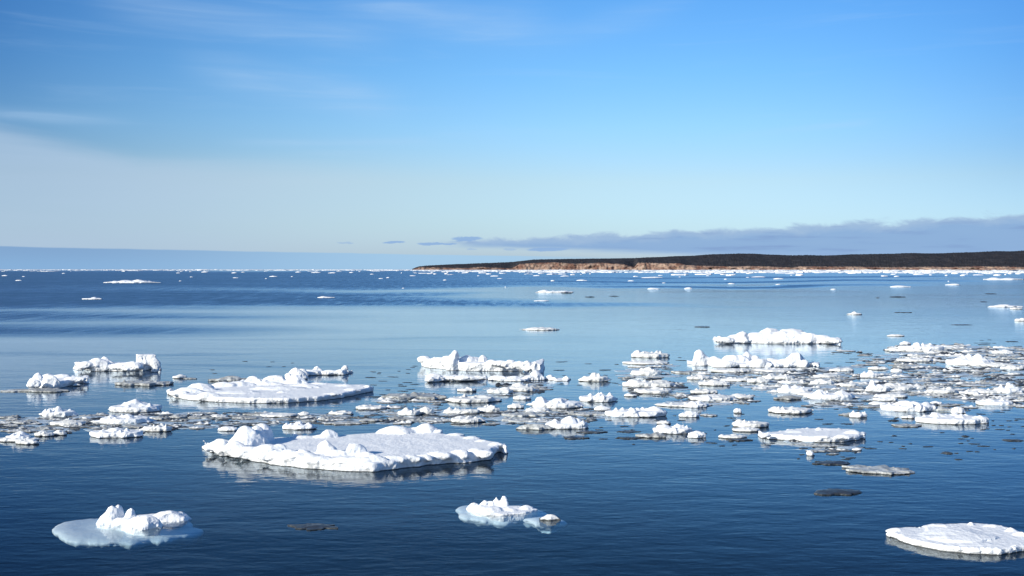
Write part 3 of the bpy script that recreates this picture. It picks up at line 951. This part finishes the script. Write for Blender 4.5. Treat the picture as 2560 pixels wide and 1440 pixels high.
# dense brash: uncountable slush of small plates
DENSE = [(((2225, 868), (2330, 862), (2470, 868), (2570, 868), (2570, 1002), (2480, 1008), (2300, 990), (2180, 985), (2160, 940), (2230, 930)), 900, .62),
         (((1740, 925), (2060, 920), (2160, 925), (2180, 990), (2080, 1000), (1960, 985), (1860, 965), (1760, 962)), 480, .45),
         (((0, 1048), (200, 1040), (560, 1030), (860, 1038), (960, 1052), (700, 1062), (440, 1074), (130, 1086), (0, 1078)), 460, .75),
         (((950, 992), (1110, 985), (1120, 1006), (960, 1008)), 50, .6), (((880, 1020), (1100, 1010), (1120, 1058), (960, 1060)), 90, .6),
         (((1120, 1030), (1480, 1022), (1560, 1040), (1420, 1062), (1140, 1062)), 200, .7), (((1220, 965), (1350, 955), (1370, 990), (1230, 990)), 50, .6),
         (((1560, 955), (1700, 955), (1700, 995), (1590, 990)), 60, .4), (((1580, 905), (1690, 905), (1660, 950), (1550, 950)), 40, .5), (((1690, 985), (1900, 990), (1880, 1010), (1690, 1010)), 50, .5),
         (((2040, 1000), (2180, 1000), (2150, 1022), (2020, 1015)), 40, .6), (((2180, 1005), (2420, 1012), (2420, 1030), (2200, 1030)), 40, .8), (((2440, 990), (2560, 990), (2560, 1020), (2450, 1010)), 60, .7),
         (((1990, 1085), (2130, 1120), (2090, 1140), (1990, 1110)), 24, .8), (((2110, 870), (2240, 895), (2240, 925), (2120, 925)), 24, .7), (((2230, 862), (2400, 860), (2420, 875), (2230, 880)), 60, .4)]
def brash():
    random.seed(77)
    src = []
    for me in PB:
        nv = len(me.vertices); co = np.empty(nv * 3, dtype=np.float32); me.vertices.foreach_get('co', co)
        fc = [tuple(p.vertices) for p in me.polygons]
        src.append((co.reshape(-1, 3), fc))
    V_, F_, MI, off = [], [], [], 0
    for poly, cnt, dark in DENSE:
        x0, x1 = min(p[0] for p in poly), max(p[0] for p in poly); y0, y1 = min(p[1] for p in poly), max(p[1] for p in poly)
        k = 0; cnt *= 1.75
        while k < cnt:
            px, py = random.uniform(x0, x1), random.uniform(y0, y1)
            if not inpoly(px, py, poly): continue
            if noise.noise(Vector((px * .012, py * .05, 3))) < -.22 and random.random() < .8: k += .35; continue
            k += 1
            p = w(px, py, 0); s = mpp(py)
            sz = random.choice((12, 16, 22, 28, 36, 48)) * s
            co, fc = src[random.randrange(len(src))]
            a = random.uniform(-.4, .4) + random.choice((0, math.pi)); ca, sa = math.cos(a), math.sin(a)
            thin = random.random() < .26
            yy = random.uniform(.6, 1.1); zz = random.uniform(.35, 1.0)
            if thin: sz *= 1.9; zz = .14
            q = co * np.array([sz, sz * yy, sz * zz], dtype=np.float32)
            q = np.stack([q[:, 0] * ca - q[:, 1] * sa + p.x, q[:, 0] * sa + q[:, 1] * ca + p.y, q[:, 2]], 1)
            V_.append(q); F_ += [tuple(i + off for i in f) for f in fc]
            m = 0 if random.random() < dark * .42 else (1 if random.random() < .45 else 2)
            if thin: m = 3
            MI += [m] * len(fc); off += len(co)
    me = bpy.data.meshes.new('brash_ice'); me.from_pydata(np.concatenate(V_).tolist(), [], F_)
    for m in (M_DARK, M_GREY, M_CHUNK, M_SLUSH): me.materials.append(m)
    me.polygons.foreach_set('material_index', np.array(MI, dtype=np.int32))
    me.polygons.foreach_set('use_smooth', np.ones(len(F_), dtype=bool))
    o = bpy.data.objects.new('brash_ice', me); COL.objects.link(o)
    tag(o, 'grey slush of countless small broken ice plates between the larger chunks', 'brash ice', kind='stuff')
brash()

# far pack ice: a thin belt of ice along the horizon
def pack():
    random.seed(91)
    V_, F_ = [], []
    def add(x, y, a, b, h, rot):
        n = 9; o = len(V_); ph = random.random() * 10
        ks = [1 + .5 * noise.noise(Vector((math.cos(6.283 * i / n) + ph, math.sin(6.283 * i / n), 0))) for i in range(n)]
        for z, q in ((-.2, 1.0), (h * .6, 1.0), (h * .85, .8)):
            for i in range(n):
                t = 6.283 * i / n
                lx, ly = math.cos(t) * a * ks[i] * q, math.sin(t) * b * ks[i] * q
                V_.append((x + lx * math.cos(rot) - ly * math.sin(rot), y + lx * math.sin(rot) + ly * math.cos(rot), z * (1 + .5 * noise.noise(Vector((t * 2, ph, q)))) if z > 0 else z))
        V_.append((x + random.uniform(-.3, .3) * a, y, h))
        for r in range(2):
            for i in range(n):
                j = (i + 1) % n
                F_.append((o + r * n + i, o + r * n + j, o + (r + 1) * n + j, o + (r + 1) * n + i))
        for i in range(n): F_.append((o + 2 * n + i, o + 2 * n + (i + 1) % n, o + 3 * n))
    for q_ in range(6000):
        px = random.uniform(-500, 3060) if q_ < 4600 else random.uniform(1000, 3060)
        r = random.random()
        if px < 1000:
            py = 674.1 + abs(random.gauss(0, .9)) + (random.random() < .03) * random.uniform(0, 5)
        else:
            lo = interp(px, [(1000, 2.2), (1300, 6.5), (1800, 7.5), (2560, 8.5)])
            py = 675.0 + lo * (random.random() ** 1.25) + (random.random() < .06) * random.uniform(0, 9)
            if noise.noise(Vector((px * .006, py * .5, 2))) < -.12 and random.random() < .8: continue
        d = CAM_H * F0 / (py - HZ)
        p = w(px, py, 0); s = p.y / F0
        k = random.uniform(2.0, 9) if random.random() < .8 else random.uniform(8, 22)
        add(p.x, p.y, k * s, k * s * random.uniform(.6, 1.3), random.uniform(.35, 1.2) * (1 + .25 * (p.y / 3000)) * (2.0 if random.random() < .05 else 1), random.random() * 3)
    me = bpy.data.meshes.new('pack_ice'); me.from_pydata(V_, [], F_); me.materials.append(M_FAR)
    o = bpy.data.objects.new('pack_ice', me); COL.objects.link(o)
    tag(o, 'thin white belt of far pack ice lying along the horizon', 'pack ice', kind='stuff')
pack()

# ------------------------------------------------------------------ headland
def land_mat():
    m, nt, out = new_mat('headland_ground')
    g, x, y, z = geo_pos(nt)
    at = nt.nodes.new('ShaderNodeAttribute'); at.attribute_name = 'rock'
    rk = N(nt, at.outputs['Fac'])
    nA = noise_tex(nt, comb(nt, x, y, z * 2), .012, 5, .6)
    nB = noise_tex(nt, comb(nt, x, y, z), .045, 4, .6)
    nF = noise_tex(nt, comb(nt, x, y * .3, z * 3), .02, 5, .65)
    rock = mixc(nt, nA.step(.38, .62), (.16, .085, .065), (.38, .27, .21))
    rock = mixc(nt, nB.step(.56, .66) * .7, rock, (.06, .065, .04))
    wood = mixc(nt, nF.step(.42, .66), (.028, .028, .032), (.052, .049, .052))
    c = mixc(nt, (rk + (nB - .5) * .55).step(.42, .56), wood, rock)
    b = nt.nodes.new('ShaderNodeBsdfPrincipled'); b.inputs['Roughness'].default_value = .95; b.inputs['Specular IOR Level'].default_value = .1
    nt.links.new(c, b.inputs['Base Color'])
    bn = nt.nodes.new('ShaderNodeBump'); bn.inputs['Strength'].default_value = .8; bn.inputs['Distance'].default_value = 12
    nt.links.new(nB.s, bn.inputs['Height']); nt.links.new(bn.outputs[0], b.inputs['Normal'])
    nt.links.new(b.outputs[0], out.inputs[0])
    return m
RIDGE = [(1032, 672.2), (1045, 667), (1065, 664.5), (1130, 661), (1280, 655.5), (1330, 650), (1400, 648), (1500, 647), (1600, 645), (1700, 641), (1780, 636.5), (1830, 635), (1890, 635), (1960, 638), (2060, 639), (2160, 636), (2260, 633.5), (2360, 633.5), (2430, 631), (2560, 627), (2900, 619), (3300, 640), (3500, 672)]
CLIFF = [(1032, 673.5), (1050, 668), (1110, 669.5), (1170, 671), (1205, 667.5), (1230, 670), (1280, 671), (1300, 660), (1330, 658), (1390, 656), (1440, 660), (1500, 657), (1560, 661), (1585, 670), (1595, 657), (1640, 658), (1700, 659), (1715, 664), (1780, 667), (1900, 667.5), (1980, 670), (2000, 667), (2100, 668), (2230, 669.5), (2400, 669), (2450, 667.5), (2560, 670.5), (3300, 671), (3500, 673.5)]
def headland():
    D0 = 7600.0
    V_, F_, A = [], [], []
    cols = 1100; prof_n = 26
    for i in range(cols):
        px = 1030 + (3500 - 1030) * i / (cols - 1)
        t = (px - 1030) / 2470
        D = D0 + 500 * math.sin(t * 7) * .4 - 900 * t
        rz_px = HZ - interp(px, RIDGE); cz_px = max(.3, HZ + 1.6 - interp(px, CLIFF))
        dirx = (px - 1280) / F0
        depth_in = 1500 * min(1, (px - 1028) / 150 + .05)
        Dr = D + depth_in
        zr = max(0.5, rz_px * Dr / F0 + CAM_H)
        zc = min(max(1.0, (cz_px - 1.6) * D / F0 + CAM_H), zr * .92)
        for j in range(prof_n):
            u = j / (prof_n - 1)
            if u < .3:                       # cliff
                k = u / .3
                y = D + 50 * k; z = zc * (k ** .8); rock = 1.0
                nn = noise.noise(Vector((px * .05, k * 2, 0))) * .8 + noise.noise(Vector((px * .16, k * 3, 5))) * .5
                y += nn * 40 * (1 - abs(2 * k - 1) * .4)
                z *= 1 + .10 * noise.noise(Vector((px * .09, k * 4, 2)))
            else:
                k = (u - .3) / .7
                y = D + 50 + (depth_in - 50) * k
                z = zc + (zr - zc) * math.sin(k * math.pi / 2) ** .9
                z += (noise.noise(Vector((px * .02, k * 3, 9))) * .035 * zr + noise.noise(Vector((px * .45, k * 11, 4))) * 5.5) * (1 if j < prof_n - 1 else .8)
                rock = .35 * max(0, 1 - k * 9)
            V_.append((dirx * y, y, max(z, -1) if j else -1.0)); A.append(rock)
        # back slope to the ground
        V_.append((dirx * (Dr + 1200), Dr + 1200, -1.0)); A.append(0)
    n = prof_n + 1
    for i in range(cols - 1):
        for j in range(n - 1):
            F_.append((i * n + j, i * n + j + 1, (i + 1) * n + j + 1, (i + 1) * n + j)[::-1])
    me = bpy.data.meshes.new('headland'); me.from_pydata(V_, [], F_); me.materials.append(land_mat())
    at = me.attributes.new('rock', 'FLOAT', 'POINT'); at.data.foreach_set('value', np.array(A, dtype=np.float32))
    me.polygons.foreach_set('use_smooth', np.ones(len(F_), dtype=bool))
    o = bpy.data.objects.new('hills', me); COL.objects.link(o)
    tag(o, 'low wooded headland with red-brown shore cliffs', kind='structure')
headland()
